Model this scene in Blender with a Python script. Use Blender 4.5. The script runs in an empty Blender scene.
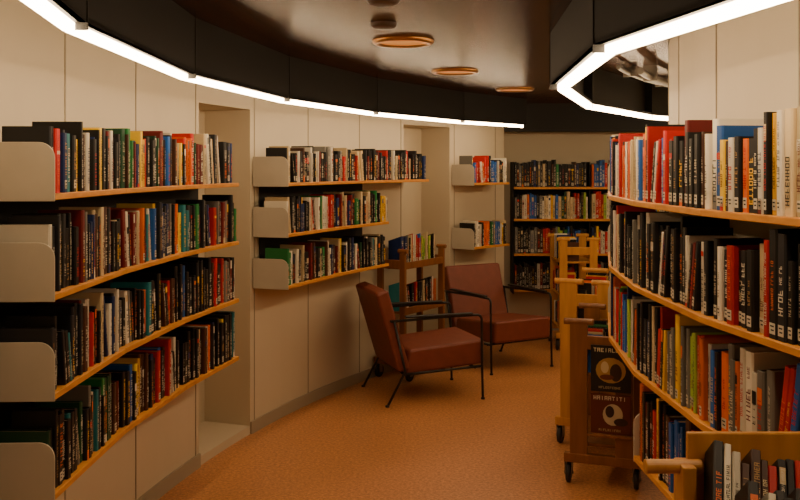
import bpy, math, random
from mathutils import Vector, Matrix
random.seed(23)
CX, CY = 6.27, 3.1
CEIL = 2.26
def P(R, a, z=0.0):
    a = math.radians(a)
    return Vector((CX - R*math.cos(a), CY + R*math.sin(a), z))

# ------------------------------------------------------------ materials
def newmat(name):
    m = bpy.data.materials.new(name); m.use_nodes = True
    nt = m.node_tree
    return m, nt, nt.nodes['Principled BSDF']
def simple(name, col, rough=0.5, metal=0.0, noise=0.0, scale=20, bump=0.0):
    m, nt, b = newmat(name)
    b.inputs['Roughness'].default_value = rough
    b.inputs['Metallic'].default_value = metal
    if noise > 0 or bump > 0:
        tc = nt.nodes.new('ShaderNodeTexCoord')
        n = nt.nodes.new('ShaderNodeTexNoise'); n.inputs['Scale'].default_value = scale
        n.inputs['Detail'].default_value = 5
        nt.links.new(tc.outputs['Object'], n.inputs['Vector'])
        mx = nt.nodes.new('ShaderNodeMix'); mx.data_type = 'RGBA'
        mx.inputs[6].default_value = [c*(1-noise) for c in col]+[1]
        mx.inputs[7].default_value = [min(1, c*(1+noise)) for c in col]+[1]
        nt.links.new(n.outputs['Fac'], mx.inputs[0])
        nt.links.new(mx.outputs[2], b.inputs['Base Color'])
        if bump > 0:
            bp = nt.nodes.new('ShaderNodeBump'); bp.inputs['Strength'].default_value = bump
            bp.inputs['Distance'].default_value = 0.01
            nt.links.new(n.outputs['Fac'], bp.inputs['Height'])
            nt.links.new(bp.outputs[0], b.inputs['Normal'])
    else:
        b.inputs['Base Color'].default_value = list(col)+[1]
    return m
def wood(name, c1, c2, rough=0.45, stretch=(3, 3, 40)):
    m, nt, b = newmat(name)
    tc = nt.nodes.new('ShaderNodeTexCoord'); mp = nt.nodes.new('ShaderNodeMapping')
    mp.inputs['Scale'].default_value = stretch
    n = nt.nodes.new('ShaderNodeTexNoise'); n.inputs['Scale'].default_value = 2.0; n.inputs['Detail'].default_value = 6
    cr = nt.nodes.new('ShaderNodeValToRGB')
    cr.color_ramp.elements[0].position = .3; cr.color_ramp.elements[0].color = list(c1)+[1]
    cr.color_ramp.elements[1].position = .7; cr.color_ramp.elements[1].color = list(c2)+[1]
    nt.links.new(tc.outputs['Object'], mp.inputs[0]); nt.links.new(mp.outputs[0], n.inputs['Vector'])
    nt.links.new(n.outputs['Fac'], cr.inputs[0]); nt.links.new(cr.outputs[0], b.inputs['Base Color'])
    b.inputs['Roughness'].default_value = rough
    return m
def emis(name, col, s):
    m, nt, b = newmat(name)
    b.inputs['Base Color'].default_value = list(col)+[1]
    b.inputs['Emission Color'].default_value = list(col)+[1]
    b.inputs['Emission Strength'].default_value = s
    return m

M_wall = simple('wall_paint', (0.56, 0.475, 0.335), 0.65, noise=0.06, scale=3, bump=0.03)
M_base = simple('baseboard_paint', (0.34, 0.285, 0.20), 0.5)
M_back_shade = simple('shelf_back_shade', (0.008, 0.007, 0.006), 0.7)  # near-black colour standing in for the shade between shelf boards
M_black = simple('black_metal', (0.007, 0.006, 0.005), 0.45)
M_fascia = simple('fascia_black', (0.004, 0.003, 0.002), 0.65, noise=.2, scale=8)
M_panel = simple('shelf_end_metal', (0.46, 0.405, 0.31), 0.5, noise=.12, scale=6)
M_board = wood('shelf_edge_wood', (0.52, 0.20, 0.025), (0.70, 0.30, 0.04), 0.4, (6, 6, 30))
M_oak = wood('trolley_beech', (0.44, 0.19, 0.032), (0.60, 0.28, 0.055), 0.4, (14, 14, 1.5))
M_oakd = wood('trolley_dark_wood', (0.16, 0.055, 0.012), (0.25, 0.09, 0.02), 0.4, (14, 14, 1.5))
M_leather = simple('brown_red_leather', (0.175, 0.038, 0.019), 0.5, noise=.25, scale=14, bump=.2)
M_strip = emis('strip_light', (1.0, 0.72, 0.43), 35)
M_spot = emis('spot_amber', (1.0, 0.40, 0.08), 0.35)
M_bronze = simple('bronze_rim', (0.55, 0.28, 0.09), 0.3, metal=.9)
M_rubber = simple('rubber', (0.015, 0.014, 0.013), 0.6)
M_steel = simple('steel', (0.25, 0.22, 0.18), 0.35, metal=.9)
M_white = simple('detector_plastic', (0.09, 0.05, 0.03), 0.5)

M_book, nt, b = newmat('book_covers')
at = nt.nodes.new('ShaderNodeAttribute'); at.attribute_name = 'Col'
nt.links.new(at.outputs['Color'], b.inputs['Base Color']); b.inputs['Roughness'].default_value = 0.45
b.inputs['Specular IOR Level'].default_value = 0.35

M_floor, nt, b = newmat('cork_linoleum')
tc = nt.nodes.new('ShaderNodeTexCoord')
n1 = nt.nodes.new('ShaderNodeTexNoise'); n1.inputs['Scale'].default_value = 60; n1.inputs['Detail'].default_value = 7; n1.inputs['Roughness'].default_value = .75
n2 = nt.nodes.new('ShaderNodeTexNoise'); n2.inputs['Scale'].default_value = 1.6; n2.inputs['Detail'].default_value = 4
for n in (n1, n2): nt.links.new(tc.outputs['Object'], n.inputs['Vector'])
cr = nt.nodes.new('ShaderNodeValToRGB')
cr.color_ramp.elements[0].position = .36; cr.color_ramp.elements[0].color = (0.34, 0.125, 0.040, 1)
cr.color_ramp.elements[1].position = .64; cr.color_ramp.elements[1].color = (0.82, 0.37, 0.145, 1)
nt.links.new(n1.outputs['Fac'], cr.inputs[0])
mx = nt.nodes.new('ShaderNodeMix'); mx.data_type = 'RGBA'; mx.blend_type = 'MULTIPLY'; mx.inputs[0].default_value = .3
nt.links.new(cr.outputs[0], mx.inputs[6]); nt.links.new(n2.outputs['Fac'], mx.inputs[7])
nt.links.new(mx.outputs[2], b.inputs['Base Color'])
mr = nt.nodes.new('ShaderNodeMapRange'); mr.inputs[3].default_value = .25; mr.inputs[4].default_value = .45
nt.links.new(n2.outputs['Fac'], mr.inputs[0]); nt.links.new(mr.outputs[0], b.inputs['Roughness'])

M_ceil, nt, b = newmat('ceiling_varnished_wood')
tc = nt.nodes.new('ShaderNodeTexCoord')
sep = nt.nodes.new('ShaderNodeSeparateXYZ'); nt.links.new(tc.outputs['Object'], sep.inputs[0])
def math_node(op, a=None, bb=None, va=None, vb=None):
    m = nt.nodes.new('ShaderNodeMath'); m.operation = op
    if a is not None: nt.links.new(a, m.inputs[0])
    if bb is not None: nt.links.new(bb, m.inputs[1])
    if va is not None: m.inputs[0].default_value = va
    if vb is not None: m.inputs[1].default_value = vb
    return m.outputs[0]
x2 = math_node('MULTIPLY', sep.outputs[0], sep.outputs[0]); y2 = math_node('MULTIPLY', sep.outputs[1], sep.outputs[1])
rad = math_node('SQRT', math_node('ADD', x2, y2))
ang = math_node('ARCTAN2', sep.outputs[1], sep.outputs[0])
plank = math_node('FRACT', math_node('MULTIPLY', rad, vb=9.0))
pid = math_node('FLOOR', math_node('MULTIPLY', rad, vb=9.0))
comb = nt.nodes.new('ShaderNodeCombineXYZ')
nt.links.new(math_node('MULTIPLY', rad, vb=40.0), comb.inputs[0]); nt.links.new(math_node('MULTIPLY', ang, vb=6.0), comb.inputs[1]); nt.links.new(pid, comb.inputs[2])
nz = nt.nodes.new('ShaderNodeTexNoise'); nz.inputs['Scale'].default_value = 1.0; nz.inputs['Detail'].default_value = 5
nt.links.new(comb.outputs[0], nz.inputs['Vector'])
cr = nt.nodes.new('ShaderNodeValToRGB')
cr.color_ramp.elements[0].position = .3; cr.color_ramp.elements[0].color = (0.024, 0.008, 0.002, 1)
cr.color_ramp.elements[1].position = .75; cr.color_ramp.elements[1].color = (0.12, 0.042, 0.010, 1)
nt.links.new(nz.outputs['Fac'], cr.inputs[0])
groove = math_node('GREATER_THAN', plank, vb=0.07)
mx = nt.nodes.new('ShaderNodeMix'); mx.data_type = 'RGBA'
mx.inputs[6].default_value = (0.004, 0.0015, 0.001, 1)
nt.links.new(groove, mx.inputs[0]); nt.links.new(cr.outputs[0], mx.inputs[7]); nt.links.new(mx.outputs[2], b.inputs['Base Color'])
b.inputs['Roughness'].default_value = .26
b.inputs['Specular IOR Level'].default_value = .25
b.inputs['Specular Tint'].default_value = (1, .55, .28, 1)
bp = nt.nodes.new('ShaderNodeBump'); bp.inputs['Strength'].default_value = .6; bp.inputs['Distance'].default_value = .01
nt.links.new(groove, bp.inputs['Height']); nt.links.new(bp.outputs[0], b.inputs['Normal'])

# ------------------------------------------------------------ mesh helpers
class Buf:
    def __init__(s): s.v = []; s.f = []; s.c = []
    def quad(s, pts, col=None):
        i = len(s.v); s.v += [tuple(p) for p in pts]; s.f.append(tuple(range(i, i+len(pts)))); s.c.append(col)
    def box(s, o, ax, ay, az, col=None):
        o = Vector(o); ax = Vector(ax); ay = Vector(ay); az = Vector(az)
        i = len(s.v)
        for k in range(8):
            s.v.append(tuple(o + (ax if k & 1 else Vector()) + (ay if k & 2 else Vector()) + (az if k & 4 else Vector())))
        for f in ((0,2,3,1),(4,5,7,6),(0,1,5,4),(2,6,7,3),(0,4,6,2),(1,3,7,5)):
            s.f.append(tuple(i+j for j in f)); s.c.append(col)
    def abox(s, x1, x2, y1, y2, z1, z2, col=None):
        s.box((x1, y1, z1), (x2-x1, 0, 0), (0, y2-y1, 0), (0, 0, z2-z1), col)
    def arc(s, R1, R2, a1, a2, z1, z2, step=1.0):
        n = max(1, int(math.ceil((a2-a1)/step))); i = len(s.v)
        for k in range(n+1):
            a = a1+(a2-a1)*k/n
            for (R, z) in ((R1, z1), (R2, z1), (R2, z2), (R1, z2)):
                s.v.append(tuple(P(R, a, z)))
        for k in range(n):
            for j in range(4):
                j2 = (j+1) % 4
                s.f.append((i+4*k+j, i+4*k+j2, i+4*k+4+j2, i+4*k+4+j)); s.c.append(None)
        s.f.append((i, i+3, i+2, i+1)); s.c.append(None)
        e = i+4*n; s.f.append((e, e+1, e+2, e+3)); s.c.append(None)
    def prism(s, pts, ext, col=None):
        i = len(s.v); n = len(pts); ext = Vector(ext)
        s.v += [tuple(p) for p in pts] + [tuple(Vector(p)+ext) for p in pts]
        s.f.append(tuple(range(i, i+n))[::-1]); s.c.append(col)
        s.f.append(tuple(range(i+n, i+2*n))); s.c.append(col)
        for k in range(n):
            k2 = (k+1) % n
            s.f.append((i+k, i+k2, i+n+k2, i+n+k)); s.c.append(col)
    def cyl(s, a, bpt, r, seg=20, col=None):
        a = Vector(a); bpt = Vector(bpt); d = (bpt-a).normalized()
        u = d.orthogonal().normalized(); w = d.cross(u)
        s.prism([a+u*r*math.cos(2*math.pi*k/seg)+w*r*math.sin(2*math.pi*k/seg) for k in range(seg)], bpt-a, col)
    def tube(s, pts, r, seg=10):
        pts = [Vector(p) for p in pts]; rings = []
        u = (pts[1]-pts[0]).orthogonal().normalized()
        for k, p in enumerate(pts):
            d = (pts[min(k+1, len(pts)-1)]-pts[max(k-1, 0)]).normalized()
            u = (u-d*u.dot(d)).normalized(); w = d.cross(u); i = len(s.v)
            for j in range(seg):
                t = 2*math.pi*j/seg; s.v.append(tuple(p+u*r*math.cos(t)+w*r*math.sin(t)))
            rings.append(i)
        for q in range(len(rings)-1):
            for j in range(seg):
                j2 = (j+1) % seg; s.f.append((rings[q]+j, rings[q]+j2, rings[q+1]+j2, rings[q+1]+j)); s.c.append(None)
        s.f.append(tuple(rings[0]+j for j in range(seg))[::-1]); s.c.append(None)
        s.f.append(tuple(rings[-1]+j for j in range(seg))); s.c.append(None)
    def obj(s, name, mat, parent=None, bevel=0, smooth=False, seg=2, fixn=True):
        me = bpy.data.meshes.new(name); me.from_pydata(s.v, [], s.f); me.update()
        if any(c is not None for c in s.c):
            ca = me.color_attributes.new('Col', 'FLOAT_COLOR', 'CORNER'); data = []
            for poly, c in zip(me.polygons, s.c):
                c = c or (0.1, 0.1, 0.1)
                data += [c[0], c[1], c[2], 1.0]*poly.loop_total
            ca.data.foreach_set('color', data)
        elif fixn:
            import bmesh
            bm = bmesh.new(); bm.from_mesh(me); bmesh.ops.recalc_face_normals(bm, faces=bm.faces); bm.to_mesh(me); bm.free()
        me.materials.append(mat)
        o = bpy.data.objects.new(name, me); bpy.context.collection.objects.link(o)
        if smooth:
            for p in me.polygons: p.use_smooth = True
        if bevel:
            md = o.modifiers.new('bevel', 'BEVEL'); md.width = bevel; md.segments = seg; md.limit_method = 'ANGLE'
            if smooth: md.harden_normals = True
        if parent: o.parent = parent
        return o
def empty(name, loc=(0, 0, 0), rot=0):
    e = bpy.data.objects.new(name, None); e.location = loc; e.rotation_euler = (0, 0, rot)
    e.empty_display_size = .1
    bpy.context.collection.objects.link(e); return e

# ------------------------------------------------------------ room shell
b_ = Buf(); b_.abox(-3, 5.2, -3.2, 9.5, -.05, 0); b_.obj('floor', M_floor)
b_ = Buf(); b_.abox(-3-CX, 5.2-CX, -3.2-CY, 9.5-CY, 0, .05)
o = b_.obj('ceiling', M_ceil); o.location = (CX, CY, CEIL)
RW = 7.6; RT = 7.95
N1 = (14.0, 18.8); N2 = (34.8, 39.9); END = 46
b_ = Buf()
b_.arc(RW, RT, -48, N1[0], 0, CEIL); b_.arc(RW, RT, N1[1], N2[0], 0, CEIL); b_.arc(RW, RT, N2[1], END, 0, CEIL)
for n in (N1, N2):
    b_.arc(RW, RT, n[0], n[1], 2.0, CEIL); b_.arc(RW, RT, n[0], n[1], 0, .05); b_.arc(RT-.03, RT+.02, n[0]-.2, n[1]+.2, 0, CEIL)
b_.obj('wall_left', M_wall)
b_ = Buf(); b_.abox(.60, .985, 8.60, 9.15, 0, CEIL); b_.abox(.6, 5.1, 9.1, 9.2, 0, CEIL); b_.obj('wall_back', M_wall)
b_ = Buf(); b_.arc(4.9, 5.12, -60, 72, 0, CEIL); b_.obj('wall_right', M_wall)
b_ = Buf(); b_.abox(4.9, 5.0, 7.7, 9.1, 0, CEIL); b_.obj('wall_end', M_wall)
b_ = Buf(); b_.abox(-.9, 4.2, -2.45, -2.35, 0, CEIL); b_.obj('wall_front', M_wall)
b_ = Buf()
for a1, a2 in ((-46, N1[0]), (N1[1], N2[0]), (N2[1], END)): b_.arc(RW-.012, RW, a1, a2, 0, .075)
b_.obj('baseboard_left', M_base)
b_ = Buf(); b_.arc(5.12, 5.132, -46, 68, 0, .075); b_.obj('baseboard_right', M_base)
b_ = Buf(); b_.abox(1.0, 4.9, 9.088, 9.1, 0, .075); b_.obj('baseboard_back', M_base)
b_ = Buf()
for a in (-12.6, -7.2, -1.8, 3.3, 8.6, 13.7, 19.2, 24.6, 30.0, 34.5, 40.4, 45): b_.arc(RW-.004, RW, a-.03, a+.03, .075, CEIL, 1)
b_.obj('trim_1', M_base)
b_ = Buf()
for k in range(-4, 6):
    a = 2+7.2*k; b_.arc(5.12, 5.124, a-.04, a+.04, .075, CEIL, 1)
b_.obj('trim_2', M_base)

# ------------------------------------------------------------ cove lights (straight tubes set end to end round the curve)
def chordbox(buf, R1, R2, a1, a2, z1, z2, shrink=0.0):
    pa, pb = P(R1, a1), P(R1, a2); qa, qb = P(R2, a1), P(R2, a2)
    d = (pb-pa).normalized()*shrink
    pts = [pa+d, pb-d, qb-d, qa+d]
    buf.prism([v+Vector((0, 0, z1)) for v in pts], (0, 0, z2-z1))
def cove(R1, R2, F1, F2, joints, zb=2.004, th=.022):
    e = empty('cove_strip_light', P(R1, joints[0], 2.0)); inv = -Vector(e.location)
    s = Buf(); f = Buf()
    for k, k2 in zip(joints[:-1], joints[1:]):
        chordbox(s, R1, R2, k, k2, zb, zb+th, .008)
        chordbox(f, F1, F2, k, k2, zb+th+.002, CEIL)
        chordbox(f, min(F1, R1), max(F2, R2), k, k2, zb+th+.002, zb+th+.018)
        f.arc(min(F1, R1)-.003, max(F2, R2)+.003, k-.04, k+.04, zb+.004, CEIL, 1)
    for bb, nm, mt in ((s, 'tubes', M_strip), (f, 'fascia', M_fascia)):
        ob = bb.obj(nm, mt); ob.parent = e; ob.matrix_parent_inverse = Matrix.Translation(inv)
cove(7.17, 7.20, 7.14, 7.16, [-12.5, -5.6, 4.9, 15.4, 25.9, 36.4, 44])
cove(5.605, 5.642, 5.655, 5.675, [-30, -16.5, -3, 10.5, 24, 37.5, 51, 62], zb=1.995, th=.027)
b_ = Buf(); b_.abox(1.0, 4.4, 8.62, 8.72, 1.99, CEIL); b_.obj('ceiling_beam', M_fascia)
for R, z, r in ((5.30, 2.19, .022), (5.42, 2.215, .014)):
    b_ = Buf(); b_.tube([P(R, a, z) for a in range(22, 66, 2)], r, 12)
    for a in range(26, 64, 8): b_.box(P(R-.04, a, z-r-.004), P(R+.04, a)-P(R-.04, a), P(R, a+.2)-P(R, a), (0, 0, CEIL-z+r+.003))
    b_.obj('ceiling_conduit', M_steel)

def lathe(buf, c, prof, seg=40):
    i = len(buf.v)
    for (r, z) in prof:
        for k in range(seg):
            t = 2*math.pi*k/seg; buf.v.append((c[0]+r*math.cos(t), c[1]+r*math.sin(t), c[2]+z))
    for q in range(len(prof)-1):
        for k in range(seg):
            k2 = (k+1) % seg
            buf.f.append((i+q*seg+k, i+q*seg+k2, i+(q+1)*seg+k2, i+(q+1)*seg+k)); buf.c.append(None)
for x, y in ((.015, 4.4), (.35, 5.75), (.9, 7.05)):
    e = empty('ceiling_downlight', (x, y, CEIL))
    r = Buf(); lathe(r, (0, 0, 0), [(.115, 0), (.115, -.004), (.12, -.014), (.14, -.016), (.15, -.008), (.152, 0)]); r.obj('rim', M_bronze, e, smooth=True)
    r = Buf(); r.cyl((0, 0, -.006), (0, 0, 0), .116, 32); r.obj('lens', M_spot, e)
b_ = Buf(); lathe(b_, (0, 0, 0), [(.001, -.022), (.04, -.022), (.055, -.016), (.058, -.004), (.065, -.003), (.065, 0)]); o = b_.obj('smoke_detector', M_white, smooth=True); o.location = (-.06, 3.3, CEIL)
b_ = Buf(); lathe(b_, (0, 0, 0), [(.001, -.02), (.045, -.02), (.055, -.012), (.057, 0)]); o = b_.obj('smoke_detector', M_white, smooth=True); o.location = (-.07, 3.85, CEIL)

# ------------------------------------------------------------ books
K = (.007, .006, .006); K2 = (.012, .012, .015); BR = (.06, .020, .008)
WH = (.66, .60, .48); CR = (.56, .43, .24); RD = (.46, .010, .006); DR = (.13, .006, .005); OR = (.70, .13, .006)
YL = (.82, .46, .012); GR = (.015, .17, .04); DG = (.008, .05, .02); BL = (.015, .10, .38); NV = (.007, .02, .09); TL = (.015, .17, .20)
GY = (.16, .15, .13); PK = (.45, .06, .10); LG = (.32, .45, .05)
PAL_DARK = [K]*14+[K2]*5+[BR]*3+[WH]*3+[CR]*2+[RD]*2+[DR]*2+[OR, YL, DG, NV, NV, GY, GY, BL, GR, TL]
PAL_MIX = [K]*7+[K2]*2+[BR]*2+[WH]*5+[CR]*3+[RD]*4+[DR]*1+[OR]*2+[YL]*2+[GR]*1+[BL]*2+[NV]*2+[GY]*3+[DG, LG]
PAL_LIGHT = [WH]*9+[CR]*4+[YL]*6+[OR]*3+[RD]*3+[K]*6+[BR]*2+[GY]*1+[DR]*1+[NV, BL]
PAL_BLACK = [K]*16+[K2]*5+[WH]*2+[RD]*2+[DR]*1+[CR]+[GY]*1+[BR]*1
LET = [[(.38,0,.62,1)], [(0,0,.25,1),(.25,0,1,.18)], [(0,0,.25,1),(.25,0,1,.17),(.25,.42,.85,.58),(.25,.83,1,1)],
       [(.38,0,.62,.82),(0,.82,1,1)], [(0,0,.25,1),(.75,0,1,1),(.25,.42,.75,.58)], [(0,0,.25,1),(.75,0,1,1),(.25,0,.75,.17),(.25,.83,.75,1)],
       [(0,0,.25,1),(.75,0,1,1),(.25,.83,.75,1),(.25,.4,.75,.55)], [(0,0,.25,1),(.25,.42,.85,.58),(.25,.83,1,1)]]
def lum(c): return .3*c[0]+.6*c[1]+.1*c[2]
def book(B, o, t, n, up, w, h, d, col, label, text=True):
    """o = bottom corner on spine plane, t along shelf, n out of the shelf (spine direction)."""
    bu = min(.004, w*.18)
    prof = [(0, -bu), (w*.14, 0), (w*.86, 0), (w, -bu)]
    bot = [o+t*a+n*q for a, q in prof]; top = [p+up*h for p in bot]
    for k in range(3): B.quad((bot[k], bot[k+1], top[k+1], top[k]), col)
    bl = o-n*d; br = bl+t*w; tl = bl+up*h; tr = br+up*h
    B.quad((bl, bot[0], top[0], tl), col); B.quad((bot[3], br, tr, top[3]), col)
    B.quad((bot[0], bl, br, bot[3]), col)
    e = min(.003, w*.15); dn = up*(-.004)
    pg = (.36, .28, .17) if random.random() < .7 else (.22, .15, .08)
    i1 = top[0]+t*e-n*e; i2 = top[3]-t*e-n*e; i3 = tr-t*e; i4 = tl+t*e
    B.quad((top[0], top[1], top[2], top[3], i2, i1), col)
    B.quad((tl, top[0], i1, i4), col); B.quad((top[3], tr, i3, i2), col)
    B.quad((i1+dn, i2+dn, i3+dn, i4+dn), pg); B.quad((i1, i2, i2+dn, i1+dn), pg)
    B.quad((bl, br, br+up*(h-.004), bl+up*(h-.004)), pg)
    ep = n*.0007
    def rect(a1, a2, z1, z2, c, l=1):
        q = o+ep*l
        B.quad((q+t*a1+up*z1, q+t*a2+up*z1, q+t*a2+up*z2, q+t*a1+up*z2), c)
    x1, x2 = w*.15, w*.85
    dark = lum(col) < .17
    tcol = random.choice([WH, WH, WH, WH, CR, YL, (.4,.22,.06), RD, (.5,.42,.3), OR]) if dark else random.choice([K, K, K, RD, NV, DR])
    zlo = h*.08
    if random.random() < .28:
        c2 = random.choice([WH, RD, K, K, DR, CR, GY, NV] if not dark else [WH, RD, OR, CR, GY, NV, YL]); z1 = h*random.choice([.0, .72, .8, .6]); rect(x1, x2, z1, z1+h*random.uniform(.05, .2), c2)
    if label:
        lc = (.60, .54, .42); rect(x1, x2, .012, .040, lc); zlo = .055
        if w > .014: rect(x1+w*.12, x2-w*.12, .030, .034, K, 2); rect(x1+w*.12, x2-w*.2, .020, .024, K, 2)
    if text and w > .010:
        s = min(w*.55, random.uniform(.009, .022)); lw = s*.68; z = zlo+random.uniform(0, .02)
        zmax = h*random.uniform(.6, .93); a0 = w/2-s/2; wl = random.randint(3, 8)
        two = random.random() < .5; sw = zlo+(zmax-zlo)*random.uniform(.35, .6); second = False
        while z+lw < zmax:
            for (u1, v1, u2, v2) in random.choice(LET):
                rect(a0+s*(1-v2), a0+s*(1-v1), z+lw*u1, z+lw*u2, tcol, 2)
            z += lw*1.28; wl -= 1
            if wl == 0: z += lw*.9; wl = random.randint(3, 8)
            if two and not second and z > sw:
                second = True; z += .01; s *= .62; lw = s*.68; a0 = w/2-s/2; tcol = random.choice([tcol, tcol, WH if dark else K])
def row(B, p0, t, n, L, z, pal, hr=(.19, .245), wr=(.012, .038), depth=.17, label=.6, lean=.3, up=Vector((0, 0, 1)), fill=1.0, cluster=.22):
    s = .004; o0 = Vector((p0[0], p0[1], z)); hb = random.uniform(*hr); L2 = L*fill-.004; col = random.choice(pal)
    while True:
        w = random.triangular(wr[0], wr[1], wr[0]+(wr[1]-wr[0])*.3)
        if random.random() < .06: w *= 1.3
        if s+w > L2: break
        if random.random() < .65: hb = random.uniform(*hr)
        h = min(hr[1], max(hr[0]-.02, hb+random.uniform(-.008, .008)))
        if random.random() > cluster: col = random.choice(pal)
        k = random.uniform(.7, 1.2); c = tuple(min(.8, q*k) for q in col)
        inset = random.uniform(.008, .030)
        if lean and random.random() < .08*lean and s+2*w+h*.22+.05 < L2:
            a = math.radians(random.uniform(5, 12))
            for rep in range(random.choice([1, 2, 3])):
                if s+w+h*math.sin(a)+.01 > L2: break
                s0 = s+(h*math.sin(a) if rep == 0 else 0)
                t2 = t*math.cos(a)+up*math.sin(a); u2 = up*math.cos(a)-t*math.sin(a)
                book(B, o0+t*s0-n*inset, t2, n, u2, w, h, depth*random.uniform(.8, 1), c, random.random() < label)
                s = s0+w/math.cos(a)+.001
                w = random.uniform(wr[0], wr[1]*.8); h *= random.uniform(.93, 1.0); c = random.choice(pal)
            s += .003
        else:
            book(B, o0+t*s-n*inset, t, n, up, w, h, depth*random.uniform(.8, 1), c, random.random() < label)
            s += w+random.choice([.0004, .0008, .002])

# ------------------------------------------------------------ wall bookshelves
def end_panel(Bp, Rf, Rb, a, z, thick, h=.185, sgn=1):
    pf = P(Rf, a); pb = P(Rb, a); d = (pf-pb); Ld = d.length; d = d/Ld
    tang = Vector((math.sin(math.radians(a)), math.cos(math.radians(a)), 0))
    r = .05; pts = [(0, 0), (Ld, 0), (Ld, h-r)]
    for k in range(1, 8):
        q = math.pi/2*k/8; pts.append((Ld-r+r*math.cos(q), h-r+r*math.sin(q)))
    pts += [(Ld-r, h), (0, h)]
    Bp.prism([pb+d*x+Vector((0, 0, z+y)) for x, y in pts], tang*thick*sgn)
def shelf_bay(Rf, Rb, rows, label, hr, thick=.02, panels=True, panel_at='start', back=None, wr=(.012, .038), lean=.5):
    e = empty('bookshelf', P(Rb, rows[0][1][0], 0)); inv = Matrix.Translation(-Vector(e.location))
    Bb = Buf(); Bp = Buf(); BK = Buf()
    out = 1 if Rf < Rb else -1
    for z, angs, pal in rows:
        for a1, a2 in zip(angs[:-1], angs[1:]):
            f1, f2, r1, r2 = P(Rf, a1), P(Rf, a2), P(Rb-.012*out, a1), P(Rb-.012*out, a2)
            Bb.prism([v+Vector((0, 0, z-thick)) for v in (f1, f2, r2, r1)], (0, 0, thick))
            t = (f2-f1); L = t.length; t.normalize()
            n = Vector((-t.y, t.x, 0)); cen = Vector((CX, CY, 0))
            if (cen-f1).dot(n)*out < 0: n = -n
            row(BK, f1, t, n, L, z+.0005, pal, hr=hr, label=label, lean=lean, wr=wr)
        if panels:
            if panel_at == 'start': end_panel(Bp, Rf, Rb-.008*out, angs[0], z-thick-.004, .006, sgn=-1)
            else: end_panel(Bp, Rf, Rb-.008*out, angs[-1], z-thick-.004, .006, sgn=1)
    ob = Bb.obj('boards', M_board, bevel=.002); ob.parent = e; ob.matrix_parent_inverse = inv
    if Bp.v:
        ob = Bp.obj('end_panels', M_panel, bevel=.002); ob.parent = e; ob.matrix_parent_inverse = inv
    if back:
        Bk = Buf(); Bk.arc(Rb-.011, Rb-.007, back[0], back[1], back[2], back[3]); ob = Bk.obj('back_shade_sheet', M_back_shade); ob.parent = e; ob.matrix_parent_inverse = inv  # black sheet added behind the books to darken the shaded gaps
    BK.obj('books', M_book)
A1 = [-2.3, 3.2, 8.6, 13.8]
shelf_bay(7.35, 7.6, [(1.560, A1, PAL_DARK+[YL]*2+[GR, WH, WH]), (1.247, A1, PAL_DARK), (.937, A1, PAL_DARK), (.625, A1, PAL_DARK)], .3, (.18, .25), back=(-3.9, 13.8, .60, 1.54))
shelf_bay(7.35, 7.6, [(1.549, [19.0, 24.3, 29.6, 34.8], PAL_BLACK+[NV, WH, RD]), (1.237, [19.0, 24.6, 30.2], PAL_DARK+[GR, RD]), (.92, [19.0, 24.6, 30.2], PAL_DARK+[YL, WH])], .3, (.17, .235), back=(19.6, 30.2, .90, 1.53))
shelf_bay(7.35, 7.6, [(1.51, [40.1, 44.2], PAL_MIX), (.95, [40.1, 44.2], PAL_MIX)], .3, (.18, .24))
AR = [-26.8, -19.6, -12.4, -5.2, 2, 9.2, 16.2]
shelf_bay(5.42, 5.12, [(1.520, AR, PAL_LIGHT), (1.210, AR, PAL_BLACK+[WH]), (.900, AR, PAL_MIX), (.590, AR[:5], PAL_MIX)], .75, (.20, .275), panel_at='end', back=(-26.8, 16.2, .57, 1.50), wr=(.013, .042))

e = empty('back_bookcase', (1.12, 9.09, 0)); inv = Matrix.Translation(-Vector(e.location))
Bb = Buf(); BK = Buf()
for z, pal in ((1.454, PAL_DARK+[NV]*4), (1.141, PAL_MIX+[RD, CR, WH]*2), (.80, PAL_MIX+[BL]*3+[YL]), (.447, PAL_BLACK)):
    Bb.abox(1.12, 2.62, 8.82, 9.085, z-.022, z)
    for x in (1.125, 1.88): row(BK, (x, 8.82), Vector((1, 0, 0)), Vector((0, -1, 0)), .73, z+.0005, pal, hr=(.21, .27), wr=(.014, .034), label=.4, lean=.2)
ob = Bb.obj('boards', M_board, bevel=.002); ob.parent = e; ob.matrix_parent_inverse = inv
Bp = Buf()
for x in (1.112, 1.865, 2.612): Bp.abox(x, x+.008, 8.86, 9.085, .40, 1.70)
Bp.abox(1.12, 2.62, 9.086, 9.092, .42, 1.43)
ob = Bp.obj('uprights', M_fascia); ob.parent = e; ob.matrix_parent_inverse = inv
BK.obj('books', M_book)

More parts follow.
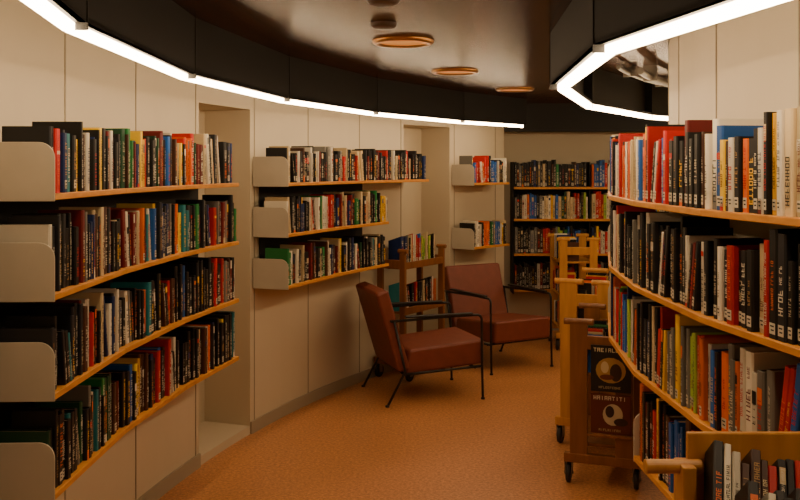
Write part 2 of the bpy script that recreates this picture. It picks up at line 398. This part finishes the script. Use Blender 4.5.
# ------------------------------------------------------------ armchairs
def armchair(x, y, ang):
    e = empty('armchair', (x, y, 0), ang)
    s = Buf(); prof = [(-.25, .205), (.335, .245), (.345, .42), (-.22, .375)]
    s.prism([Vector((a, -.28, z)) for a, z in prof], (0, .56, 0)); s.obj('seat', M_leather, e, bevel=.022, seg=4, smooth=True)
    s = Buf(); prof = [(-.30, .225), (-.21, .235), (-.375, .80), (-.465, .775)]
    s.prism([Vector((a, -.285, z)) for a, z in prof], (0, .57, 0)); s.obj('backrest', M_leather, e, bevel=.022, seg=4, smooth=True)
    s = Buf()
    s.tube([(.333, -.262, .414), (.333, .262, .414)], .004)
    for sy in (-1, 1): s.tube([(.333, .27*sy, .412), (-.20, .27*sy, .370)], .004); s.tube([(-.23, .277*sy, .25), (-.38, .277*sy, .785)], .004)
    s.tube([(-.380, -.27, .788), (-.380, .27, .788)], .004); s.obj('piping', M_leather, e)
    f = Buf(); r = .009
    for sy in (-1, 1):
        yy = .305*sy
        arc = [(.31-.035+.035*math.cos(q), yy, .565+.035*math.sin(q)) for q in [math.pi/2*k/5 for k in range(6)]]
        f.tube([(.32, yy, 0), (.312, yy, .3), (.31, yy, .54)]+arc+[(.1, yy, .60), (-.36, yy, .585)], r)
        f.tube([(-.39, yy, 0), (-.26, yy, .235), (-.34, yy, .585)], r)
        f.tube([(.313, yy, .235), (-.26, yy, .215)], r)
        f.cyl((.32, yy, 0), (.32, yy, .012), .014, 12); f.cyl((-.39, yy, 0), (-.39, yy, .012), .014, 12)
    f.tube([(.26, -.305, .228), (.26, .305, .228)], r); f.tube([(-.25, -.305, .205), (-.25, .305, .205)], r)
    f.tube([(-.36, -.305, .585), (-.36, .305, .585)], r*.8)
    f.obj('frame', M_black, e, smooth=True)
    p = Buf()
    for sy in (-1, 1): p.abox(-.26, .24, .305*sy-.022, .305*sy+.022, .605, .619)
    p.obj('arm_pads', M_black, e, bevel=.005)
    return e
armchair(.19, 6.58, math.radians(18))
armchair(.83, 7.56, math.atan2(-.87, .5))

# ------------------------------------------------------------ trolleys
def caster(f, w, x, y, r=.05):
    w.cyl((x, y-.012, r), (x, y+.012, r), r, 24)
    f.abox(x-.018, x+.018, y-.02, y-.015, r-.01, .115); f.abox(x-.018, x+.018, y+.015, y+.02, r-.01, .115)
    f.abox(x-.022, x+.022, y-.022, y+.022, .11, .118); f.cyl((x, y-.024, r), (x, y+.024, r), .008, 10)
def trolley(name, loc, ang, L, W, H, levels, wood_m, pals, side=1, hr=(.17, .22), display=False, slope=0, postw=.09):
    """local x = length, local +y = room side (if side=1)."""
    e = empty(name, (loc[0], loc[1], 0), ang)
    w = Buf(); wheels = Buf(); forks = Buf(); BK = Buf()
    for sx in (-1, 1):
        xe = sx*(L/2-.014)
        for sy in (-1, 1):
            ye = sy*(W/2-postw/2)
            w.abox(xe-.014, xe+.014, ye-postw/2, ye+postw/2, .13, H-.02)
            w.cyl((xe, ye-postw*.85, H-.02), (xe, ye+postw*.85, H-.02), .017, 16)
            caster(forks, wheels, sx*(L/2-.05), sy*(W/2+.012))
        w.abox(xe-.018, xe+.018, -W/2-.03, W/2+.03, .118, .165)
        w.abox(xe-.012, xe+.012, -W/2+.02, W/2-.02, H-.16, H-.09)
    for z, pal in zip(levels, pals):
        w.abox(-L/2+.028, L/2-.028, -W/2+.01, W/2-.01, z-.018, z)
        w.abox(-L/2+.028, L/2-.028, -W/2+.002, -W/2+.014, z-.02, z+.035)
        if pal:
            sd = side
            t = Vector((1, 0, 0)); n = Vector((0, sd, 0)); up = Vector((0, 0, 1))
            if slope:
                n2 = (n*math.cos(slope)+up*math.sin(slope)); up = (up*math.cos(slope)-n*math.sin(slope)); n = n2
            p = (-L/2+.032, sd*(W/2-.012)); zz = z+.002
            if slope: zz = z+.016; p = (p[0], sd*(W/2-.045))
            row(BK, p, t, n, L-.064, zz, pal, hr=hr, depth=.14, label=.5, lean=.6)
    if display:
        x0 = -L/2-.004
        w.abox(x0-.03, x0, -.165, .065, .27, .285)
        def rows_txt(y1, z1, cw, ch, zt, s, txt, a0, a1):
            xx = x0-.0132; a = cw*a1
            while a > cw*a0:
                for (u1, v1, u2, v2) in random.choice(LET):
                    BK.quad(((xx, y1+a-s*u1*.7, z1+ch*zt+s*v1), (xx, y1+a-s*u2*.7, z1+ch*zt+s*v1), (xx, y1+a-s*u2*.7, z1+ch*zt+s*v2), (xx, y1+a-s*u1*.7, z1+ch*zt+s*v2)), txt)
                a -= s*.92
        def disc(cy, cz, ry, rz, col, dx=.0128):
            BK.quad([(x0-dx, cy+ry*math.cos(2*math.pi*k/18), cz+rz*math.sin(2*math.pi*k/18)) for k in range(18)], col)
        def cover(y1, z1, cw, ch, base, txt):
            BK.box((x0-.012, y1, z1), (.010, 0, 0), (0, cw, 0), (0, 0, ch), base)
            rows_txt(y1, z1, cw, ch, .86, cw*.10, txt, .15, .93)
            rows_txt(y1, z1, cw, ch, .07, cw*.06, (.4, .3, .16), .3, .8)
        cover(-.150, .286, .20, .20, (.10, .020, .010), (.60, .5, .35))
        disc(-.06, .385, .05, .055, (.45, .36, .22)); disc(-.045, .40, .022, .03, (.03, .015, .01), .0134); disc(-.10, .35, .035, .02, (.03, .015, .01), .0134)
        cover(-.150, .50, .20, .235, (.012, .010, .008), (.62, .52, .32))
        disc(-.05, .61, .075, .065, (.36, .20, .05)); disc(-.075, .60, .03, .045, (.04, .018, .01), .0134); disc(-.02, .625, .02, .03, (.55, .42, .22), .0134); disc(-.03, .575, .035, .014, (.12, .03, .01), .0136)
    w.obj('frame', wood_m, e, bevel=.003); wheels.obj('wheels', M_rubber, e, bevel=.006); forks.obj('caster_forks', M_steel, e)
    BK.obj('books_on_cart', M_book, e)
    return e
def tang(a): return math.atan2(math.cos(math.radians(a)), math.sin(math.radians(a)))
c = P(7.415, 33.6)
trolley('book_trolley', c, tang(33.6), .60, .26, 1.02, [.88, .53, .22], M_oakd, [PAL_MIX+[LG, LG, YL, WH, WH], PAL_DARK, None], side=-1, slope=math.radians(18), postw=.05, hr=(.19, .235))
c = P(5.445, 19.1); trolley('book_trolley', c, tang(19.1), .58, .32, .865, [.58, .22], M_oakd, [PAL_DARK, None], side=1, display=True, postw=.09, hr=(.17, .2))
c = P(5.60, 26.0); trolley('book_trolley', c, tang(26.0), .66, .32, .99, [.74, .46, .2], M_oak, [PAL_LIGHT, PAL_MIX, PAL_MIX], side=1, postw=.10)
trolley('book_trolley', (1.60, 8.32), math.radians(90), .52, .34, 1.02, [.80, .50, .2], M_oak, [PAL_LIGHT, PAL_MIX, PAL_MIX], side=1, postw=.07)

# near trolley at lower right with tilted books
e = empty('book_trolley', (.765, 1.62, 0)); w = Buf(); wheels = Buf(); forks = Buf(); BK = Buf()
for sx in (-1, 1):
    w.abox(sx*.165-.014, sx*.165+.014, .24, .31, .13, 1.02); w.abox(sx*.165-.014, sx*.165+.014, -.31, -.24, .13, .96)
    w.abox(sx*.165-.012, sx*.165+.012, -.24, .24, .80, .90)
    for sy in (-1, 1): caster(forks, wheels, sx*.14, sy*.27)
w.cyl((-.25, .275, 1.012), (-.13, .275, 1.012), .015); w.cyl((.13, .275, 1.012), (.18, .275, 1.012), .015)
w.abox(-.155, .155, .288, .303, .80, 1.078)
w.abox(-.155, .155, -.30, .288, .80, .818); w.abox(-.15, .15, -.3, .3, .2, .22); w.abox(-.18, .18, -.31, .31, .118, .15)
a = math.radians(38); t0 = Vector((1, 0, 0)); n = Vector((0, -math.cos(a), math.sin(a))); up0 = Vector((0, math.sin(a), math.cos(a)))
g = math.radians(13); t = t0*math.cos(g)-up0*math.sin(g); up = up0*math.cos(g)+t0*math.sin(g)
for (yy, zz) in ((.10, .945), (-.07, .93)):
    row(BK, (-.165, yy), t, n, .26, zz, PAL_BLACK+[WH, WH, CR, DR, NV, BR], hr=(.16, .195), wr=(.012, .024), depth=.09, label=.3, lean=0, up=up)
w.obj('frame', M_oak, e, bevel=.003); wheels.obj('wheels', M_rubber, e); forks.obj('caster_forks', M_steel, e); BK.obj('books_on_cart', M_book, e)

# ------------------------------------------------------------ world + camera
wd = bpy.data.worlds.new('World'); bpy.context.scene.world = wd; wd.use_nodes = True
wd.node_tree.nodes['Background'].inputs[0].default_value = (1, .7, .45, 1)
wd.node_tree.nodes['Background'].inputs[1].default_value = .01
cam = bpy.data.cameras.new('camera'); co = bpy.data.objects.new('camera', cam); bpy.context.collection.objects.link(co)
co.location = (0, 0, 1.64); co.rotation_euler = (math.radians(90), 0, 0)
cam.sensor_width = 36; cam.lens = 40.5; cam.shift_y = -82/800; cam.clip_start = .02
bpy.context.scene.camera = co
